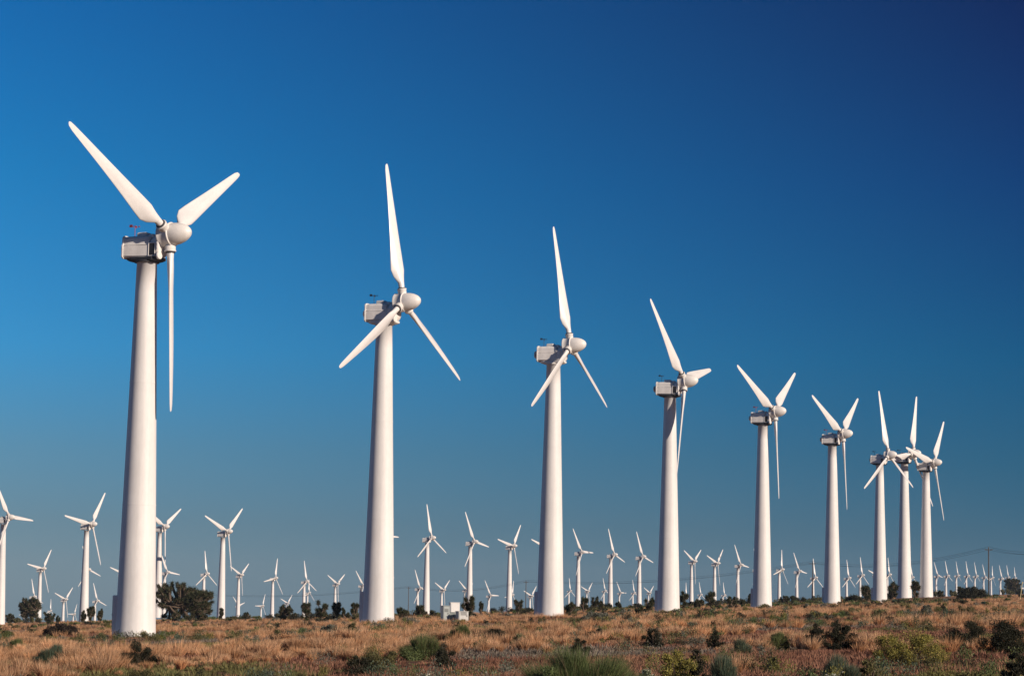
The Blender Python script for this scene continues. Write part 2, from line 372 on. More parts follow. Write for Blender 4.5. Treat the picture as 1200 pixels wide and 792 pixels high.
FL = ['white turbine cut by the left edge of the photo, its tower at the very edge',
 'taller distant white turbine just left of the nearest big tower',
 'mid-distance white turbine behind the round joshua tree at far left',
 'small white turbine standing low between the far left joshua tree and the next tall tower',
 'small white turbine half hidden behind the dense joshua tree at far left',
 'white turbine mostly hidden behind the tall distant tower left of the nearest big one',
 'small white turbine between the twin young joshua trees left of the nearest big tower',
 'tiny far turbine just right of the dense joshua tree at far left',
 'tiniest far turbine at the foot of the tall tower left of the nearest big one',
 'tiny far turbine seen through the dense joshua tree at far left',
 'distant turbine hidden behind the nearest big tower with one blade showing at its left',
 'tall distant white turbine close behind the right side of the nearest big tower',
 'tall distant white turbine right of the big dark joshua thicket',
 'white turbine rising just behind the left part of the dark joshua thicket',
 'white turbine, one blade straight up, behind the right part of the dark joshua thicket',
 'mid-distance turbine directly right of the tall one beside the dark joshua thicket',
 'small low turbine in the gap right of the dark joshua thicket',
 'tiny far turbine behind the tower next right of the thicket turbine',
 'white turbine left of the row of clumped joshua trees, blade tilted slightly right',
 'white turbine rising from the left end of the clumped joshua trees, blade straight up',
 'white turbine above the right end of the clumped joshua trees, blades in a V',
 'white turbine partly hidden by the left edge of the second big tower',
 'small low turbine behind the round bushy joshua left of the clumped row',
 'small far turbine just right of the upright-bladed one above the clumped joshuas',
 'tall distant turbine right of the second big tower with a blade straight up',
 'small turbine low between the second big tower and the tall distant one beside it',
 'small turbine directly behind the utility cabinets, blades in a V',
 'distant turbine hidden behind the second big tower, one blade poking out at its right',
 'small far turbine behind the foot of the second big tower, blade out right',
 'tall distant turbine rising behind the dark upright joshua beside the utility cabinets',
 'tall distant turbine nearest the left side of the third big tower',
 'distant turbine hidden behind the third big tower with one blade out at its left',
 'small turbine between the two tall distant ones right of the utility cabinets',
 'tiny turbine just right of the tall distant tower nearest the third big tower',
 'small turbine right of the thin pole beside the third big tower',
 'small far turbine hidden behind the tall tower over the dark upright joshua',
 'left one of three equal tall distant turbines between the third and fourth big towers',
 'middle one of three equal tall distant turbines between the third and fourth big towers',
 'right one of three equal tall distant turbines between the third and fourth big towers',
 'tiny turbine against the right side of the third big tower, blade straight up',
 'tiny turbine between the left and middle of the three equal tall ones, V blades',
 'tiny turbine hard against the left of the middle one of the three equal tall ones',
 'tiny turbine just right of the middle one of the three equal tall ones',
 'tiny turbine hard against the left of the right one of the three equal tall ones',
 'tiny turbine behind a joshua at the left foot of the fourth big tower, V blades',
 'left one of three distant turbines between the fourth and fifth big towers',
 'middle one of three distant turbines between the fourth and fifth big towers',
 'right one of three distant turbines between the fourth and fifth big towers',
 'tiny turbine between the left and middle of the three behind the fourth big tower',
 'tiny turbine between the middle and right of the three behind the fourth big tower',
 'tiny turbine peeping past the right edge of the fourth big tower',
 'distant turbine hidden behind the fifth big tower, blade tip out at its left',
 'distant turbine directly right of the fifth big tower, blade nearly upright',
 'distant turbine between the fifth and sixth big towers, dark nacelle, blade tilted left',
 'distant turbine behind the crossarm pole left of the sixth big tower',
 'distant turbine just right of the sixth big tower, left of a matching pair',
 'distant turbine left of the seventh big tower, right of a matching pair',
 'distant turbine hidden behind the seventh big tower, blade out at its left',
 'small turbine seen in the slot between the seventh and eighth big towers',
 'small turbine seen in the slot between the eighth and ninth big towers',
 'first small turbine right of the ninth big tower, blade tilted left',
 'second small turbine right of the ninth big tower',
 'third small turbine right of the ninth big tower, with narrow upright blade',
 'fourth small turbine right of the ninth big tower, behind the low bush left end',
 'fifth small turbine right of the ninth big tower, above the long low bush',
 'small turbine immediately left of the tall wooden utility pole',
 'small turbine immediately right of the tall wooden utility pole',
 'small turbine between the wooden utility pole and the round dark tree at right',
 'tiny turbine rising behind the left side of the round dark tree at right',
 'tiniest turbine at the right, behind the right side of the round dark tree']
FL.insert(66, None); FL[66] = 'small turbine immediately right of the tall wooden utility pole'; del FL[67]
assert len(FL) == len(FAR), (len(FL), len(FAR))
for (hx, hy, D, ph, psi), p, lab in zip(FAR, far_pos, FL):
    turbine(p, psi, ph, lab, False, group='distant wind turbines behind the front row')

# ------------------------------------------------------------------ grass
rng = np.random.default_rng(7)
def blades(bx, by, bz, length, width, lean, col, curve=.35, two=True, tipcol=None):
    """arrays of single blades -> verts, faces(tris), colours"""
    n = len(bx); az = rng.uniform(0, 2 * np.pi, n); dx, dy = np.cos(az), np.sin(az)
    fa = rng.uniform(0, 2 * np.pi, n); sx, sy = np.cos(fa) * width / 2, np.sin(fa) * width / 2
    B = np.stack([bx, by, bz], 1); sd = np.stack([sx, sy, np.zeros(n)], 1)
    tip = B + np.stack([dx * lean * length, dy * lean * length, length * np.sqrt(np.maximum(.05, 1 - lean ** 2))], 1)
    if not two:
        V = np.stack([B - sd, B + sd, tip], 1).reshape(-1, 3); Fc = np.arange(3 * n).reshape(-1, 3)
        C = np.repeat(col[:, None, :], 3, 1).reshape(-1, 3); return V, Fc, C
    mid = B + (tip - B) * .55 + np.stack([-dx, -dy, np.full(n, .3)], 1) * (curve * lean * length)[:, None] * .35
    V = np.stack([B - sd, B + sd, mid - sd * .8, mid + sd * .8, tip], 1).reshape(-1, 3)
    o = np.arange(n)[:, None] * 5
    Fc = np.concatenate([o + np.array([[0, 1, 3]]), o + np.array([[0, 3, 2]]), o + np.array([[2, 3, 4]])], 1).reshape(-1, 3)
    C = np.repeat(col[:, None, :], 5, 1)
    if tipcol is not None: C[:, 4, :] = tipcol; C[:, 2:4, :] = (C[:, 2:4, :] + tipcol[:, None, :]) / 2
    return V, Fc, C.reshape(-1, 3)
GOLD = np.array([.70, .395, .20]); STRAW = np.array([.78, .52, .32]); RED = np.array([.26, .12, .082]); BRN = np.array([.33, .19, .115]); OLIVE = np.array([.16, .15, .06]); GREY = np.array([.24, .20, .16])
def region(n, d0, d1, power=1.0):
    """points between two distances, density falling off as d**-(power-1)"""
    u = rng.uniform(0, 1, n); e = 2 - power
    d = (d0 ** e + u * (d1 ** e - d0 ** e)) ** (1 / e) if abs(e) > 1e-6 else d0 * (d1 / d0) ** u
    x = rng.uniform(-1, 1, n) * (d * .27 + 6); return x, d
def kindmap(x, y):
    g = vnoise(x, y * .45, 5.0, 11) * .5 + vnoise(x, y * .5, 14, 12) * .35 + vnoise(x, y, 1.6, 13) * .15
    return g     # > .5 golden, else red-brown
def tufts(x, y, hgt, rad, nb, wid, colfn, leanmax=.55, two=True):
    n = len(x); z = ground(x, y) - .02
    k = np.repeat(np.arange(n), nb); m = len(k)
    a = rng.uniform(0, 2 * np.pi, m); r = rad[k] * np.sqrt(rng.uniform(0, 1, m))
    lean = np.clip(rng.uniform(0, 1, m) ** .8 * leanmax + rng.uniform(0, .08, m), 0, .92)
    ln = hgt[k] * rng.uniform(.55, 1.08, m); w = wid * (np.maximum(1, y[k] / 70.0) ** .85) * rng.uniform(.6, 1.4, m)
    base, tip = colfn(n); var = rng.uniform(.8, 1.2, (m, 1))
    bx = x[k] + r * np.cos(a); by = y[k] + r * np.sin(a)
    # lean outwards: reuse blades() with azimuth tied to a
    st = np.stack([np.cos(a), np.sin(a)], 1)
    sdv = rng.uniform(0, 2 * np.pi, m); sd = np.stack([np.cos(sdv) * w / 2, np.sin(sdv) * w / 2, np.zeros(m)], 1)
    B = np.stack([bx, by, z[k]], 1); T = B + np.stack([st[:, 0] * lean * ln, st[:, 1] * lean * ln, ln * np.sqrt(1 - lean ** 2)], 1)
    T[:, 0] += .06 * ln
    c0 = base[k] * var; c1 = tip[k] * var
    if two:
        Mi = (B + T) / 2; Mi[:, 2] += .16 * ln * lean
        V = np.stack([B - sd, B + sd, Mi - sd * 1.5, Mi + sd * 1.5, T], 1).reshape(-1, 3); o = np.arange(m)[:, None] * 5
        Fc = np.concatenate([o + [[0, 1, 3]], o + [[0, 3, 2]], o + [[2, 3, 4]]], 1).reshape(-1, 3)
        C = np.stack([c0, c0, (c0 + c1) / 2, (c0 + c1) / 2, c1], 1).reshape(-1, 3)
    else:
        V = np.stack([B - sd, B + sd, T], 1).reshape(-1, 3); Fc = np.arange(3 * m).reshape(-1, 3); C = np.stack([c0, c0, c1], 1).reshape(-1, 3)
    return V, Fc, C
def build_stuff(name, parts, label, cat):
    off = 0; Vs = []; Fs = []; Cs = []
    for V, Fc, C in parts: Vs.append(V); Fs.append(Fc + off); Cs.append(C); off += len(V)
    o = obj(name, npmesh(name, np.concatenate(Vs), np.concatenate(Fs), M['grass'], np.clip(np.concatenate(Cs), 0, 1)))
    tag(o, label, cat, kind='stuff'); return o
def ok(x, y, clear=1.62):
    m = y < crest(x, y) * 1.06
    for p in main_pos: m &= ((x - p.x) ** 2 + (y - p.y) ** 2) > clear ** 2
    return m
# ------------------------------------------------------------------ shrubs
PAL = dict(green=((.07, .105, .035), (.15, .185, .07)), teal=((.065, .10, .065), (.115, .155, .105)), dark=((.018, .020, .012), (.045, .044, .024)),
           olive=((.07, .07, .03), (.17, .15, .06)), yellow=((.10, .105, .03), (.25, .22, .055)), grey=((.12, .13, .10), (.22, .22, .17)),
           flower=((.11, .14, .07), (.25, .28, .17)), dead=((.03, .022, .018), (.06, .045, .035)))
def leaf_cloud(pts, nrm_up, size, cols, asp=2.2):
    n = len(pts); d = rng.normal(0, 1, (n, 3)); d[:, 2] = np.abs(d[:, 2]) + nrm_up; d /= np.linalg.norm(d, axis=1)[:, None]
    s = np.cross(d, rng.normal(0, 1, (n, 3))); s /= np.linalg.norm(s, axis=1)[:, None]
    L = size * rng.uniform(.6, 1.4, n); W = L / asp
    V = np.stack([pts - s * 0, pts + d * (L * .5)[:, None] - s * (W / 2)[:, None], pts + d * L[:, None], pts + d * (L * .5)[:, None] + s * (W / 2)[:, None]], 1).reshape(-1, 3)
    o = np.arange(n)[:, None] * 4; Fc = np.concatenate([o + [[0, 1, 2]], o + [[0, 2, 3]]], 1).reshape(-1, 3)
    return V, Fc, np.repeat(cols[:, None, :], 4, 1).reshape(-1, 3)
def shrub(px, ytop, ybase, wpx, kind, label, style=None, lift=0):
    p = ground_hit(px, ybase); D = p.y; w = wpx * D / F; h = (ybase - ytop) * D / F * 1.05 + GS * .8
    z0 = gz(p.x, p.y); w *= 1.18
    root = bpy.data.objects.new('shrub', None); COL.objects.link(root); root.location = (p.x, p.y, z0 - .03); tag(root, label, 'shrub', 'desert shrubs in the grass')
    lo, hi = [np.array(c) for c in PAL[kind]]
    style = style or ('broom' if kind in ('green', 'teal') else 'leafy')
    depth = w * .8
    CLEAR.append((p.x, p.y, w / 2))
    nc = int(np.clip(w * h * 16, 26, 70)); V0 = []; F0 = []; C0 = []; off = 0
    if style == 'broom':
        n = int(np.clip(w * 9000, 6000, 22000)); nclump = max(26, int(w * 26))
        cx = rng.uniform(-1, 1, nclump); cy = rng.uniform(-1, 1, nclump); q = np.sqrt(cx ** 2 + cy ** 2); cx /= np.maximum(1, q); cy /= np.maximum(1, q)
        ch = h * np.sqrt(np.maximum(.12, 1 - (np.sqrt(cx ** 2 + cy ** 2)) ** 2 * .85)) * rng.uniform(.75, 1.08, nclump)
        cc = rng.uniform(0, 1, (nclump, 1)); k = rng.integers(0, nclump, n)
        a = rng.uniform(0, 2 * np.pi, n); rr = np.sqrt(rng.uniform(0, 1, n)) * .24 * max(.4, min(w, h * 2) * .45)
        B = np.stack([cx[k] * w * .34 + rr * np.cos(a) * .5, cy[k] * depth * .34 + rr * np.sin(a) * .5, np.zeros(n) + ch[k] * rng.uniform(0, .6, n)], 1)
        T = B.copy(); ln = (ch[k] - B[:, 2]) * rng.uniform(.6, 1.05, n); T[:, 2] += ln
        T += rng.normal(0, .05, (n, 3)) * h; T[:, 0] += cx[k] * w * .16 + rr * np.cos(a) * .9; T[:, 1] += cy[k] * depth * .16 + rr * np.sin(a) * .9
        wd = .012 * max(1, D / 70); t = rng.uniform(0, 2 * np.pi, n); sd = np.stack([np.cos(t), np.sin(t), 0 * t], 1) * wd / 2
        V = np.stack([B - sd, B + sd, T], 1).reshape(-1, 3); Fc = np.arange(3 * n).reshape(-1, 3)
        c = lo + (hi - lo) * np.clip(cc[k] * .6 + rng.uniform(0, .5, (n, 1)), 0, 1); dm = rng.uniform(0, 1, n) > .86; c[dm] = (.20, .15, .085); C = np.repeat(c[:, None], 3, 1).reshape(-1, 3)
        V0.append(V); F0.append(Fc); C0.append(C); off = len(V)
    else:
        n = int(np.clip(w * h * 16000, 7000, 20000))
        cen = rng.uniform(-1, 1, (nc * 3, 3)); cen[:, 2] = np.abs(cen[:, 2]); q = np.linalg.norm(cen, axis=1); cen = cen[(q < 1) & (q > .25)][:nc]; nc = len(cen)
        cen = cen * np.array([w * .52, depth * .45, h * .84]); cr_ = rng.uniform(.09, .20, nc) * min(w, h * 1.6); cc = rng.uniform(0, 1, (nc, 1))
        k = rng.integers(0, nc, n); g = rng.normal(0, 1, (n, 3)); g /= np.linalg.norm(g, axis=1)[:, None]; g *= (rng.uniform(0, 1, (n, 1)) ** .45) * np.where(rng.uniform(0, 1, (n, 1)) > .84, rng.uniform(1.0, 2.1, (n, 1)), 1.0)
        P = cen[k] + g * cr_[k][:, None] * [1, 1, .8]; P[:, 2] = np.maximum(P[:, 2], .01)
        c = lo + (hi - lo) * np.clip(cc[k] * .5 + rng.uniform(0, .6, (n, 1)), 0, 1)
        if kind == 'flower': m = rng.uniform(0, 1, n) > .80; c[m] = (.75, .72, .60)
        if kind == 'yellow': m = rng.uniform(0, 1, n) > .72; c[m] = (.38, .33, .08)
        V, Fc, C = leaf_cloud(P, .3, .035 * max(1, D / 75), c); V0.append(V); F0.append(Fc); C0.append(C)
    fo = obj('foliage', npmesh('foliage', np.concatenate(V0), np.concatenate(F0), M['leaf'], np.clip(np.concatenate(C0), 0, 1)), root)
    b = MB()
    for i in range(14):
        a = random.uniform(0, 6.28); r = random.uniform(.1, .42); q = (math.cos(a) * w * r, math.sin(a) * depth * r, h * random.uniform(.5, .95) * (1 - r * .8))
        m = (q[0] * .45, q[1] * .45, q[2] * .55); b.tube((q[0] * .08, q[1] * .08, -.05), m, .02, .014, 5); b.tube(m, q, .014, .005, 5)
    obj('stems', b.mesh('stems', M['stem']), root); return root
CLEAR = []   # shrubs: (x, y, radius)
random.seed(5)
SH = [(62, 751, 766, 36, 'teal', 'low blue-green shrub in the grass below the far left joshua tree', None),
 (162, 748, 766, 38, 'dark', 'dark brown-olive shrub in front of the foot of the nearest big tower', None),
 (168, 777, 796, 58, 'olive', 'wide olive shrub cut by the bottom edge below the nearest big tower', None),
 (209, 779, 795, 20, 'olive', 'small olive shrub at the bottom edge, right of the wide olive one', None),
 (385, 727, 739, 18, 'grey', 'grey-green shrub left of the foot of the second big tower', None),
 (411, 726, 740, 15, 'olive', 'pale olive shrub right beside the left foot of the second big tower', None),
 (444, 749, 776, 46, 'olive', 'dark olive shrub with black shadow below the second big tower', 'leafy'),
 (420, 762, 777, 26, 'dark', 'black low clump added as shadow left of the olive shrub below the second big tower', None),  # near-black leaves put in as the olive shrub's cast shadow
 (495, 737, 760, 42, 'green', 'bright green rounded broom shrub right of the second big tower', None),
 (540, 729, 744, 22, 'green', 'small upright green shrub right in front of the utility cabinets', None),
 (519, 749, 767, 26, 'dark', 'dark shrub just right of the bright green rounded broom shrub', None),
 (581, 733, 744, 30, 'dark', 'low dark green shrub left of the third big tower foot', None),
 (612, 739, 748, 22, 'green', 'low green patch shrub below the third big tower', None),
 (684, 747, 803, 124, 'green', 'largest bright green shrub, at the bottom edge in the centre', None),
 (636, 768, 806, 46, 'green', 'dark green leafy shoulder shrub at the left of the largest green shrub', 'leafy'),
 (728, 776, 800, 30, 'green', 'small green shrub at the right side of the largest green shrub', None),
 (679, 743, 755, 20, 'dark', 'dark twiggy shrub above the largest green shrub', None),
 (700, 733, 743, 16, 'dark', 'small dark shrub right of the third big tower foot', None),
 (766, 731, 747, 24, 'dark', 'dark branching shrub in front of the fourth big tower foot', None),
 (793, 748, 783, 42, 'yellow', 'olive shrub with yellowish tips below the fourth big tower', None),
 (815, 752, 780, 26, 'dark', 'dark shrub pressed against the right of the yellowish one', None),
 (757, 769, 786, 30, 'flower', 'low shrub with small white flowers right of the largest green shrub', None),
 (839, 735, 749, 18, 'dark', 'small dark green shrub between the fourth and fifth big towers', None),
 (870, 742, 755, 16, 'teal', 'small blue-green shrub below the fifth big tower', None),
 (848, 758, 784, 27, 'teal', 'upright blue-green shrub near the bottom, left of the fifth big tower', None),
 (911, 736, 749, 26, 'green', 'low bright green shrub below the fifth big tower foot', None),
 (905, 757, 773, 14, 'dark', 'small dark round shrub near the bottom below the fifth big tower', None),
 (958, 726, 748, 24, 'dark', 'left one of the dark shrub pair below the sixth big tower', None),
 (986, 718, 749, 31, 'dark', 'taller right one of the dark shrub pair below the sixth big tower', None),
 (1062, 731, 763, 78, 'yellow', 'wide yellow-green shrub below the last three big towers', None),
 (1128, 720, 747, 58, 'dark', 'wide dark shrub right of the yellow-green one', None),
 (1178, 722, 750, 48, 'dark', 'dark shrub cut by the right edge, beside the wide dark one', None),
 (985, 760, 784, 42, 'teal', 'blue-green shrub near the bottom below the sixth big tower', None),
 (1019, 760, 788, 24, 'olive', 'olive shrub just right of the blue-green one near the bottom', None),
 (988, 777, 796, 40, 'flower', 'pale flowering shrub cut by the bottom edge, right of centre', None),
 (1190, 756, 776, 26, 'dark', 'small dark grey shrub at the right edge near the bottom', None),
 (1086, 705, 716, 12, 'grey', 'small grey-green shrub below the ninth big tower foot', None),
 (497, 783, 797, 30, 'flower', 'low flowering plant cut by the bottom edge, left of the largest green shrub', None),
 (700, 715, 724, 30, 'grey', 'low grey scrub line right of the third big tower', None),
 (1140, 687, 700, 26, 'dark', 'long low dark bush on the skyline left of the utility pole', None),
 (1001, 697, 704, 14, 'dark', 'low dark bush on the skyline right of the sixth big tower', None),
 (70, 729, 740, 40, 'dead', 'black heap of dead brush in the grass left of the nearest big tower', None),
 (20, 745, 755, 18, 'green', 'small green shrub at the left edge in the golden grass', None),
 (8, 735, 744, 12, 'olive', 'small olive shrub at the left edge above the green one', None)]
for s in SH: shrub(*s)

gold_parts, red_parts = [], []
def mixc(n, A, B, t): return A[None, :] * (1 - t) + B[None, :] * t
def open_ground(x, y):
    m = np.ones(len(x), bool)
    for cx_, cy_, r_ in CLEAR: m &= ~((np.abs(x - cx_) < r_ * .95) & (y > cy_ - r_ * 1.1 - 3.5) & (y < cy_ + r_ * .7))
    return m
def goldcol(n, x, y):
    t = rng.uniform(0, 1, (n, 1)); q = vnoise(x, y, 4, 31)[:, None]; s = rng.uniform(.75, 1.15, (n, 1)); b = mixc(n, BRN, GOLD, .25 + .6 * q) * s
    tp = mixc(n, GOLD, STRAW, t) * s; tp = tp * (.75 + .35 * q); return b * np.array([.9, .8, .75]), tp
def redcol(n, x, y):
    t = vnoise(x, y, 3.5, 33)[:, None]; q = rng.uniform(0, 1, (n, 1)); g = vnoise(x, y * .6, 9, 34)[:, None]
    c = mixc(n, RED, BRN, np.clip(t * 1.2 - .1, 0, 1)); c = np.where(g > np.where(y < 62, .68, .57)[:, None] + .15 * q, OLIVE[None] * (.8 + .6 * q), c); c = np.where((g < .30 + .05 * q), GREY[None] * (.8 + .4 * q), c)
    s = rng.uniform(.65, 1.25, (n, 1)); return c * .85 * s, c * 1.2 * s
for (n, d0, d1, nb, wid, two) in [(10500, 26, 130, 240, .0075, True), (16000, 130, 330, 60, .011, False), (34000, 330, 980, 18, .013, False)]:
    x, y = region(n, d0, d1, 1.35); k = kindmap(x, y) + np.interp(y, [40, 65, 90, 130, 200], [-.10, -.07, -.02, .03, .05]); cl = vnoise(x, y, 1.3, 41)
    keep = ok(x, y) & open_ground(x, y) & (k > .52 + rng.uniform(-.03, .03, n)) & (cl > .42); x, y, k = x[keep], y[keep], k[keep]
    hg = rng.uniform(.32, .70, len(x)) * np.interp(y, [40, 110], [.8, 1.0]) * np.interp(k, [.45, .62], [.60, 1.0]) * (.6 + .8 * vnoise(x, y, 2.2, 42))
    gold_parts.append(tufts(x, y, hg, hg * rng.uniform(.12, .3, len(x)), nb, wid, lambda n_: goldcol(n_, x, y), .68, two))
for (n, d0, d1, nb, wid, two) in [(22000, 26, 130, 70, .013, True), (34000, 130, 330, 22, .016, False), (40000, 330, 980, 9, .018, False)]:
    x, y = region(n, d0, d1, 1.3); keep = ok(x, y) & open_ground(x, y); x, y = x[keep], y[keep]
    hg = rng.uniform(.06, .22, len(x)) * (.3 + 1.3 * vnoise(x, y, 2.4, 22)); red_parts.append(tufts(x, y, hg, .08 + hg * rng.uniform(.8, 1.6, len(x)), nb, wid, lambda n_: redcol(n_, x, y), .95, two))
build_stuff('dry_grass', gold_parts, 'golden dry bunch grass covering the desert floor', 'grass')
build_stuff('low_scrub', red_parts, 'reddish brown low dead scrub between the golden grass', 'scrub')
# loose small green and olive herbs; dark ones also stand in for shadow patches
x, y = region(3000, 34, 620, 1.2); pxx = CX + F * x / y; pyy = 708.8 - .027 * (pxx - 600) + 3680 / y
wgt = vnoise(x, y * .5, 12, 51) + np.interp(pxx, [0, 500, 700, 1000, 1200], [-.12, -.04, .12, .10, .02])
keep = ok(x, y) & (wgt > .50); x, y = x[keep], y[keep]; nh0 = len(x)
for a_, b_, c_ in ((275, 300, 5), (320, 425, 34), (465, 512, 14), (560, 625, 9), (660, 722, 26), (735, 775, 12), (795, 882, 34), (912, 965, 20), (985, 1025, 12), (1036, 1080, 16), (1095, 1150, 22), (1165, 1200, 9), (5, 75, 12)):
    for _ in range(c_):
        px_ = random.uniform(a_, b_); cd = float(np.interp(px_, _cx, _cd)); d_ = cd * random.uniform(.72, 1.02); x = np.append(x, (px_ - CX) / F * d_); y = np.append(y, d_)
z = ground(x, y); n = len(x); Vv = []; Ff = []; Cc = []; off = 0
for i in range(n):
    kd = random.choice(('dark', 'dark', 'olive', 'olive', 'green', 'green', 'grey', 'teal', 'yellow')); lo, hi = [np.array(c) for c in PAL[kd]]
    r_ = random.uniform(.15, .55) * (1 + y[i] / 500); h_ = random.uniform(.25, .62)
    if i >= nh0: kd = random.choice(('dark', 'dark', 'olive')); lo, hi = [np.array(c) for c in PAL[kd]]; r_ = random.uniform(.5, 1.5) * y[i] / 600; h_ = random.uniform(.7, 1.5) * y[i] / 600
    nl = int(200 + 260 * r_ / (.3 + y[i] / 250)); sub = random.randint(3, 7)
    cen = rng.uniform(-1, 1, (sub, 3)) * [r_ * .7, r_ * .7, .3]; cen[:, 2] = (cen[:, 2] + .45) * h_; k = rng.integers(0, sub, nl)
    g_ = rng.normal(0, 1, (nl, 3)); g_ /= np.linalg.norm(g_, axis=1)[:, None]; g_ *= rng.uniform(0, 1, (nl, 1)) ** .4
    P = cen[k] + g_ * [r_ * .45, r_ * .45, h_ * .42]; P[:, 2] = np.maximum(P[:, 2], .01); P += [x[i], y[i], z[i]]
    c = lo + (hi - lo) * rng.uniform(0, 1, (nl, 1)) * random.uniform(.5, 1.2)
    V, Fc, C = leaf_cloud(P, .8, .045 * max(1, y[i] / 80), c, 2.8); Vv.append(V); Ff.append(Fc + off); Cc.append(C); off += len(V)
o = obj('small_herbs', npmesh('small_herbs', np.concatenate(Vv), np.concatenate(Ff), M['leaf'], np.clip(np.concatenate(Cc), 0, 1)))
tag(o, 'small green and olive herbs scattered through the dry grass', 'herbs', kind='stuff')

# ------------------------------------------------------------------ joshua trees
def joshua(px, ytop, ybase, wpx, label, cat='joshua tree', dens=1.0, dpref=None):
    p = ground_hit(px, ybase) if dpref is None else at(px, ybase, dpref)
    D = p.y; z0 = gz(p.x, p.y); h = (ybase - ytop) * D / F * 1.04 + GS; w = max(.6, wpx * D / F)
    root = bpy.data.objects.new('joshua_tree', None); COL.objects.link(root); root.location = (p.x, p.y, z0 - .05); tag(root, label, cat, 'joshua trees along the skyline')
    b = MB(); heads = []; hs = float(np.clip(min(h * .17, w * .27), .32, .85))
    nh = int(np.clip(2.3 * (w / (hs * 2)) * (h / (hs * 2)) * dens * (4.0 if wpx > 34 else 2.0 if wpx > 26 else 1.25), 4, 130))
    ntr = 1 if w < h * 1.15 else int(min(5, round(w / h * 2)))
    roots = [Vector((0 if ntr == 1 else (-.5 + (t + .5) / ntr) * w * .6, random.uniform(-.1, .1) * w, -.3)) for t in range(ntr)]
    forks = []
    for q in roots:
        q1 = q + Vector((random.uniform(-.1, .1) * w, random.uniform(-.1, .1) * w, .3 + h * random.uniform(.20, .32))); r0 = max(.13, h * .045); b.tube(q, q1, r0 * 1.15, r0 * .85, 8)
        for k in range(3):
            q2 = q1 + Vector((random.uniform(-.22, .22) * w / ntr ** .5, random.uniform(-.22, .22) * w / ntr ** .5, h * random.uniform(.12, .28))); b.tube(q1, q2, r0 * .8, r0 * .55, 7); forks.append(q2)
    for i in range(nh):
        for _ in range(30):
            u, v_, t = random.uniform(-1, 1), random.uniform(-1, 1), random.uniform(.10 if w > h * .85 else .30, 1)
            prof = math.sqrt(max(0, 1 - ((t - .62) / .52) ** 2)) if t > .62 else .72 + .28 * (t - .2) / .42
            if u * u + v_ * v_ < prof * prof: break
        q = Vector((u * (w * .56 - hs * .6), v_ * (w * .5 - hs * .6), t * (h - hs * .8)))
        f = min(forks, key=lambda e: (e - q).length + (3 if e.z > q.z else 0)); mid = (f + q) / 2 + Vector((0, 0, -.12 * (f - q).length)); r1 = max(.07, h * .02)
        b.tube(f, mid, r1 * 1.2, r1, 6); b.tube(mid, q, r1, r1 * .9, 6); d = (q - mid); d.z = abs(d.z) + .25; heads.append((q, d.normalized()))
    kx = kz = 1
    obj('trunk', b.mesh('trunk', M['bark']), root)
    P = []; C = []
    nper = int(170 if len(heads) < 25 else 130); lo = np.array((.035, .042, .02)); hi = np.array((.085, .09, .042))
    allV = []; allC = []
    for q, d in heads:
        q = np.array((q.x * kx, q.y * kx, q.z * kz)); g = rng.normal(0, 1, (nper, 3)); g /= np.linalg.norm(g, axis=1)[:, None]
        dd = np.array(d); g = g + dd * .35; g /= np.linalg.norm(g, axis=1)[:, None]
        stem = q - dd * rng.uniform(0, 1.0, (nper, 1)) * hs * .9
        ln = hs * rng.uniform(.55, 1.1, (nper, 1)); T = stem + g * ln; s = np.cross(g, rng.normal(0, 1, (nper, 3))); s /= np.linalg.norm(s, axis=1)[:, None]
        wd = max(.022, .00013 * D); allV.append(np.stack([stem - s * wd, stem + s * wd, T], 1).reshape(-1, 3))
        c = lo + (hi - lo) * rng.uniform(0, 1, (nper, 1)); dead = (g @ np.array([0, 0, 1.0]) < -.45); c[dead] = (.15, .11, .07)
        allC.append(np.repeat(c[:, None], 3, 1).reshape(-1, 3))
    V = np.concatenate(allV); obj('crown', npmesh('crown', V, np.arange(len(V)).reshape(-1, 3), M['leaf'], np.concatenate(allC)), root)
    return root
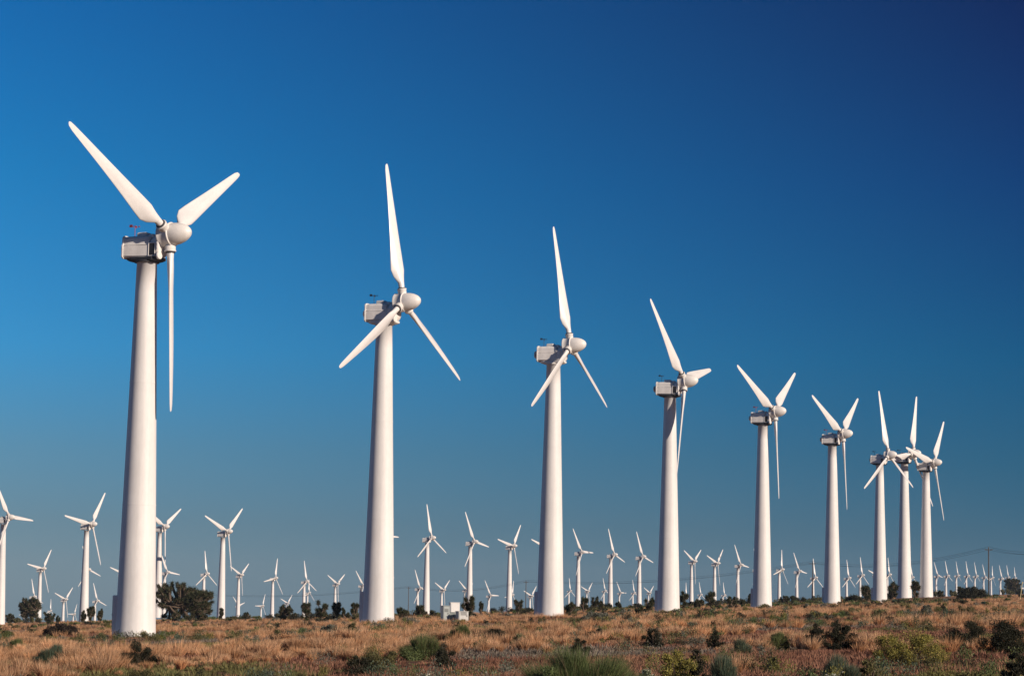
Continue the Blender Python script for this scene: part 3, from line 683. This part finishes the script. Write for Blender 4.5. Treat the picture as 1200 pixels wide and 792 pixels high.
JT = [(35, 699, 729, 27, 'dense round joshua tree at the far left, left of the tall distant tower'),
 (11, 718, 729, 13, 'low joshua tree at the left edge beside the cut-off tower'),
 (57, 715, 729, 16, 'low bushy joshua right of the dense round one at far left'),
 (68, 720, 729, 6, 'tiny joshua right of the low bushy one at far left'),
 (98, 714, 729, 8, 'left of three young joshuas left of the nearest big tower'),
 (106, 709, 729, 11, 'middle and tallest of three young joshuas left of the nearest big tower'),
 (117, 712, 729, 8, 'right of three young joshuas left of the nearest big tower'),
 (206, 680, 726, 54, 'largest dark joshua thicket, right beside the nearest big tower'),
 (234, 690, 726, 38, 'lower right half of the dark joshua thicket'),
 (259, 712, 725, 7, 'small joshua at the foot of the tall turbine right of the thicket'),
 (289, 716, 724, 9, 'small joshua in the open gap right of the thicket'),
 (333, 706, 724, 22, 'bushy joshua left of the clumped row'),
 (346, 715, 724, 7, 'small joshua between the bushy one and the clumped row'),
 (359, 703, 724, 14, 'left joshua of the clumped row before the second big tower'),
 (377, 701, 724, 16, 'middle joshua of the clumped row before the second big tower'),
 (394, 702, 724, 13, 'right joshua of the clumped row before the second big tower'),
 (402.5, 710, 723, 5, 'thin joshua right of the clumped row'),
 (408, 716, 723, 7, 'tiny joshua between the thin one and the second big tower'),
 (416, 705, 723, 12, 'round-headed joshua on a bare stem left of the second big tower'),
 (471, 709, 724, 15, 'dark low joshua right beside the second big tower'),
 (493, 707, 721, 14, 'joshua in front of the tall distant turbine right of the second big tower'),
 (507, 713, 721, 10, 'small joshua left of the utility cabinets'),
 (549, 695, 723, 18, 'stout dark upright joshua right behind the utility cabinets'),
 (564, 702, 720, 7, 'narrow joshua with two heads right of the stout dark one'),
 (607, 700, 717, 13, 'leaning joshua with a forked top left of the third big tower'),
 (668, 703, 719, 19, 'broad joshua right beside the third big tower'),
 (684.5, 698, 715, 12, 'upright joshua next to the broad one right of the third big tower'),
 (697, 697, 714, 11, 'third joshua of the group right of the third big tower'),
 (704, 702, 714, 7, 'small last joshua of the group right of the third big tower'),
 (725, 704, 712, 10, 'low joshua behind the three equal distant towers'),
 (749, 707, 719, 13, 'low joshua standing nearer, left of the fourth big tower'),
 (761, 698, 715, 14, 'tall joshua against the left side of the fourth big tower'),
 (801, 690, 711, 13, 'dense dark joshua against the right side of the fourth big tower'),
 (818, 700, 711, 15, 'low wide joshua right of the dense dark one by the fourth big tower'),
 (833, 689, 710, 15, 'open branching joshua midway between the fourth and fifth big towers'),
 (857.5, 697, 711, 14, 'dark round joshua left of the fifth big tower'),
 (871, 702, 709, 8, 'tiny joshua close to the left of the fifth big tower'),
 (879, 695, 708, 7, 'thin joshua touching the left of the fifth big tower'),
 (920, 697, 706, 13, 'low joshua right of the fifth big tower'),
 (929, 697, 705, 8, 'small joshua midway between the fifth and sixth big towers'),
 (943, 700, 706, 7, 'tiny joshua near the pole left of the sixth big tower'),
 (1015, 683, 704, 15, 'dark joshua against the left side of the seventh big tower'),
 (1046, 680, 703, 15, 'dark joshua in the slot between the seventh and eighth big towers'),
 (1073, 679, 702, 14, 'dark joshua in the slot between the eighth and ninth big towers'),
 (1102, 690, 698, 8, 'small joshua just right of the ninth big tower'),
 (1115, 690, 697, 7, 'tiny joshua second right of the ninth big tower'),
 (1125, 686, 697, 10, 'dark joshua left of the long low bush on the skyline'),
 (1187, 673, 692, 22, 'large round dark joshua near the right edge')]
for j in JT: joshua(*j)

# ------------------------------------------------------------------ utility cabinets by the second big turbine
CD = 232.0; pc = at(533, 727, CD); mpp = CD / F
yaw = -math.atan2(pc.x, pc.y)
def cab(name, px0, px1, y0, y1, dy, depth, rz, m, label, bits):
    p = at((px0 + px1) / 2, y1, CD + dy); w = (px1 - px0) * mpp; h = (y1 - y0) * mpp; z = p.z
    gr = gz(p.x, p.y); root = bpy.data.objects.new(name, None); COL.objects.link(root); root.location = (p.x, p.y, z); root.rotation_euler = (0, 0, yaw + R(rz))
    tag(root, label, 'utility cabinet'); b = MB(); b.box(-w / 2, w / 2, -depth / 2, depth / 2, 0, h, .03); b.box(-w / 2 - .04, w / 2 + .04, -depth / 2 - .04, depth / 2 + .04, h + .002, h + .05, .015)
    obj('housing', b.mesh('housing', m), root)
    b = MB(); b.box(-w / 2 + .07, w / 2 - .07, -depth / 2 - .022, -depth / 2 - .002, .1, h - .08, .006); d = obj('door', b.mesh('door', m), root)
    b = MB(); b.box(w / 2 - .2, w / 2 - .15, -depth / 2 - .07, -depth / 2 - .024, h * .45, h * .45 + .14, .01); obj('handle', b.mesh('handle', M['dark']), d)
    b = MB(); b.box(-w / 2 - .12, w / 2 + .12, -depth / 2 - .12, depth / 2 + .12, min(-.4, gr - z - .3), -.003, .02); obj('plinth', b.mesh('plinth', M['concrete']), root)
    if bits == 'vents':
        b = MB()
        for k in range(6): b.box(-w * .3, w * .3, -depth / 2 - .04, -depth / 2 - .024, h * .62 + k * .05, h * .62 + k * .05 + .02)
        obj('louvre', b.mesh('louvre', M['dark']), root)
    return root
cab('utility_cabinet', 517.5, 525.5, 710, 727, .3, .8, 18, M['cab_grey'], 'tall narrow grey-green cabinet, leftmost of the cabinet group', 'vents')
cab('utility_cabinet', 526.5, 537.8, 706, 726.5, 2.2, .6, 14, M['cab_white'], 'white upright control box rising behind the other cabinets', None)
cab('utility_cabinet', 525.8, 534, 717.5, 727, .9, .6, -8, M['cab_grey'], 'low shaded grey box in the middle of the cabinet group', None)
cab('transformer_box', 535, 547.5, 716.5, 727, -.4, .8, 22, M['cab_mid'], 'low pale grey transformer box, rightmost of the cabinet group', 'vents')

# ------------------------------------------------------------------ poles, wires, frame
PT = []
for px, yt, D, lab in [(1158.5, 641, 690, 'tallest wooden utility pole, on the skyline near the right edge'), (952.5, 658, 840, 'wooden utility pole with crossarm left of the sixth big tower'),
                  (616.5, 680, 1090, 'thin distant utility pole left of the third big tower'), (479, 687, 1250, 'thin distant utility pole right of the second big tower'),
                  (215, 694, 1450, 'farthest utility pole, behind the dark joshua thicket')]:
    t = at(px, yt, D); hgt = 12.2
    root = bpy.data.objects.new('utility_pole', None); COL.objects.link(root); root.location = (t.x, t.y, t.z - hgt); tag(root, lab, 'utility pole', 'utility poles of the power line')
    gr = gz(t.x, t.y); b = MB(); b.tube((0, 0, min(-.3, gr - (t.z - hgt) - .5)), (0, 0, hgt), .20, .13, 10); obj('post', b.mesh('post', M['wood']), root)
    b = MB(); b.box(-1.1, 1.1, -.21, -.14, hgt - .75, hgt - .6, .01); b.tube((-.6, -.18, hgt - .68), (0, -.14, hgt - 1.4), .02); b.tube((.6, -.18, hgt - .68), (0, -.14, hgt - 1.4), .02)
    ca = obj('crossarm', b.mesh('crossarm', M['wood']), root)
    for x, z in ((-1.0, hgt - .6), (1.0, hgt - .6), (0, hgt)):
        b = MB(); b.lathe([(.03, 0), (.07, .05), (.05, .12), (.07, .17), (.03, .24)], 8, Matrix.Translation((x, -.17 if x else 0, z))); obj('insulator', b.mesh('insulator', M['insul']), ca)
    PT.append(Vector((t.x, t.y, t.z + .2)))
e = at(1290, 628, 600); PT.insert(0, Vector((e.x, e.y, e.z)))
def cable(dz, dx, label):
    b = MB()
    for a, c in zip(PT[:-1], PT[1:]):
        prev = None
        for i in range(17):
            t = i / 16; q = a.lerp(c, t) + Vector((dx, -.1 if dx else 0, dz - 4 * (2.2 + (a - c).length * .004) * t * (1 - t)))
            if prev is not None: b.tube(prev, q, .028, .028, 5)
            prev = q
    o = obj('power_cable', b.mesh('power_cable', M['wire'])); tag(o, label, 'cable', 'cables of the power line')
cable(0, 0, 'topmost thin dark cable sagging between the utility poles')
cable(-.62, -1.0, 'left one of the pair of cables on the crossarm ends')
cable(-.62, 1.0, 'right one of the pair of cables on the crossarm ends')

p = ground_hit(1195, 702); D = p.y; k = D / F
fr = bpy.data.objects.new('metal_frame', None); COL.objects.link(fr); fr.location = (p.x, p.y, gz(p.x, p.y)); tag(fr, 'pale yellow leaning post and rail frame at the right edge', 'frame')
b = MB(); H = 23 * k; b.tube((0, 0, -.2), (3.2 * k, 0, H), .45 * k, .42 * k, 8); obj('post', b.mesh('post', M['yellow']), fr)
b = MB(); b.tube((11 * k, 0, -.2), (8.5 * k, 0, H), .45 * k, .42 * k, 8); obj('post', b.mesh('post', M['yellow']), fr)
b = MB(); b.box(1.9 * k, 9.7 * k, -.05, .03, H * .63, H * .63 + 1.6 * k, .02); obj('rail', b.mesh('rail', M['cab_white']), fr)
b = MB(); b.box(2.8 * k, 9.0 * k, -.05, .03, H * .93, H * .93 + .6 * k, .02); obj('rail', b.mesh('rail', M['yellow']), fr)

# ------------------------------------------------------------------ light and sky
SUN_EL, SUN_AZ = 20.0, 128.0
sd = bpy.data.lights.new('sun', 'SUN'); so = bpy.data.objects.new('sun', sd); COL.objects.link(so)
sd.energy = 4.95; sd.angle = R(.5); sd.color = (1, .84, .70)
v = Vector((math.sin(R(SUN_AZ)) * math.cos(R(SUN_EL)), math.cos(R(SUN_AZ)) * math.cos(R(SUN_EL)), math.sin(R(SUN_EL))))
so.rotation_euler = v.to_track_quat('Z', 'Y').to_euler()
w = bpy.data.worlds.new('World'); S.world = w; w.use_nodes = True; nt = w.node_tree; N = nt.nodes; L = nt.links
bg = N['Background']; sky = N.new('ShaderNodeTexSky'); sky.sky_type = 'NISHITA'; sky.sun_disc = False
sky.sun_elevation = R(SUN_EL); sky.sun_rotation = R(SUN_AZ); sky.altitude = 800; sky.air_density = 1.0; sky.dust_density = 0.6; sky.ozone_density = 2.0
tc = N.new('ShaderNodeTexCoord'); sp = N.new('ShaderNodeSeparateXYZ'); L.new(tc.outputs['Generated'], sp.inputs[0])
# a polarised desert sky: deeper with height and away to the right
def sky_ramp(stops):
    rp = N.new('ShaderNodeValToRGB'); L.new(sp.outputs['Z'], rp.inputs[0]); E = rp.color_ramp.elements
    E[0].position = stops[0][0]; E[0].color = (*stops[0][1], 1); E[1].position = stops[-1][0]; E[1].color = (*stops[-1][1], 1)
    for p_, c_ in stops[1:-1]: q = E.new(p_); q.color = (*c_, 1)
    return rp
rl = sky_ramp([(0, (.17, .275, .48)), (.03, (.133, .228, .38)), (.06, (.116, .256, .415)), (.10, (.063, .315, .552)), (.17, (.028, .301, .53)), (.24, (.019, .258, .505)), (.5, (.03, .14, .26)), (1, (.04, .11, .20))])
rr = sky_ramp([(0, (.07, .18, .40)), (.03, (.044, .145, .295)), (.06, (.020, .135, .268)), (.10, (.003, .135, .28)), (.17, (.004, .088, .24)), (.24, (.012, .049, .16)), (.5, (.02, .07, .15)), (1, (.04, .11, .20))])
az = N.new('ShaderNodeMapRange'); az.inputs['From Min'].default_value = -.2; az.inputs['From Max'].default_value = .2
L.new(sp.outputs['X'], az.inputs['Value'])
mixr = N.new('ShaderNodeMix'); mixr.data_type = 'RGBA'; L.new(az.outputs[0], mixr.inputs[0]); L.new(rl.outputs[0], mixr.inputs[6]); L.new(rr.outputs[0], mixr.inputs[7])
mul = N.new('ShaderNodeMix'); mul.data_type = 'RGBA'; mul.blend_type = 'MULTIPLY'; mul.inputs[0].default_value = 1
L.new(sky.outputs[0], mul.inputs[6]); L.new(mixr.outputs[2], mul.inputs[7])
L.new(mul.outputs[2], bg.inputs['Color']); bg.inputs['Strength'].default_value = .15

gmax = float(GZ.max()); gmin = float(GZ.min())
hb = MB(); hb.box(min(xs) - 60, max(xs) + 60, min(ys) - 60, max(ys) + 60, gmin - 1.5, max(gmax, 105) + 3)
hm = bpy.data.materials.new('desert haze'); hm.use_nodes = True; hn = hm.node_tree; hn.nodes.remove(hn.nodes['Principled BSDF'])
pv = hn.nodes.new('ShaderNodeVolumePrincipled'); pv.inputs['Color'].default_value = (.62, .74, .86, 1); pv.inputs['Density'].default_value = HAZE; pv.inputs['Anisotropy'].default_value = 0
hn.links.new(pv.outputs[0], hn.nodes['Material Output'].inputs['Volume'])
tag(obj('haze', hb.mesh('haze', hm)), 'thin pale blue desert haze over the whole plain', 'haze', kind='stuff')
print('HAZE BOX', gmin, gmax)
S.view_settings.view_transform = 'Standard'; S.view_settings.look = 'None'; S.view_settings.exposure = 0; S.view_settings.gamma = 1
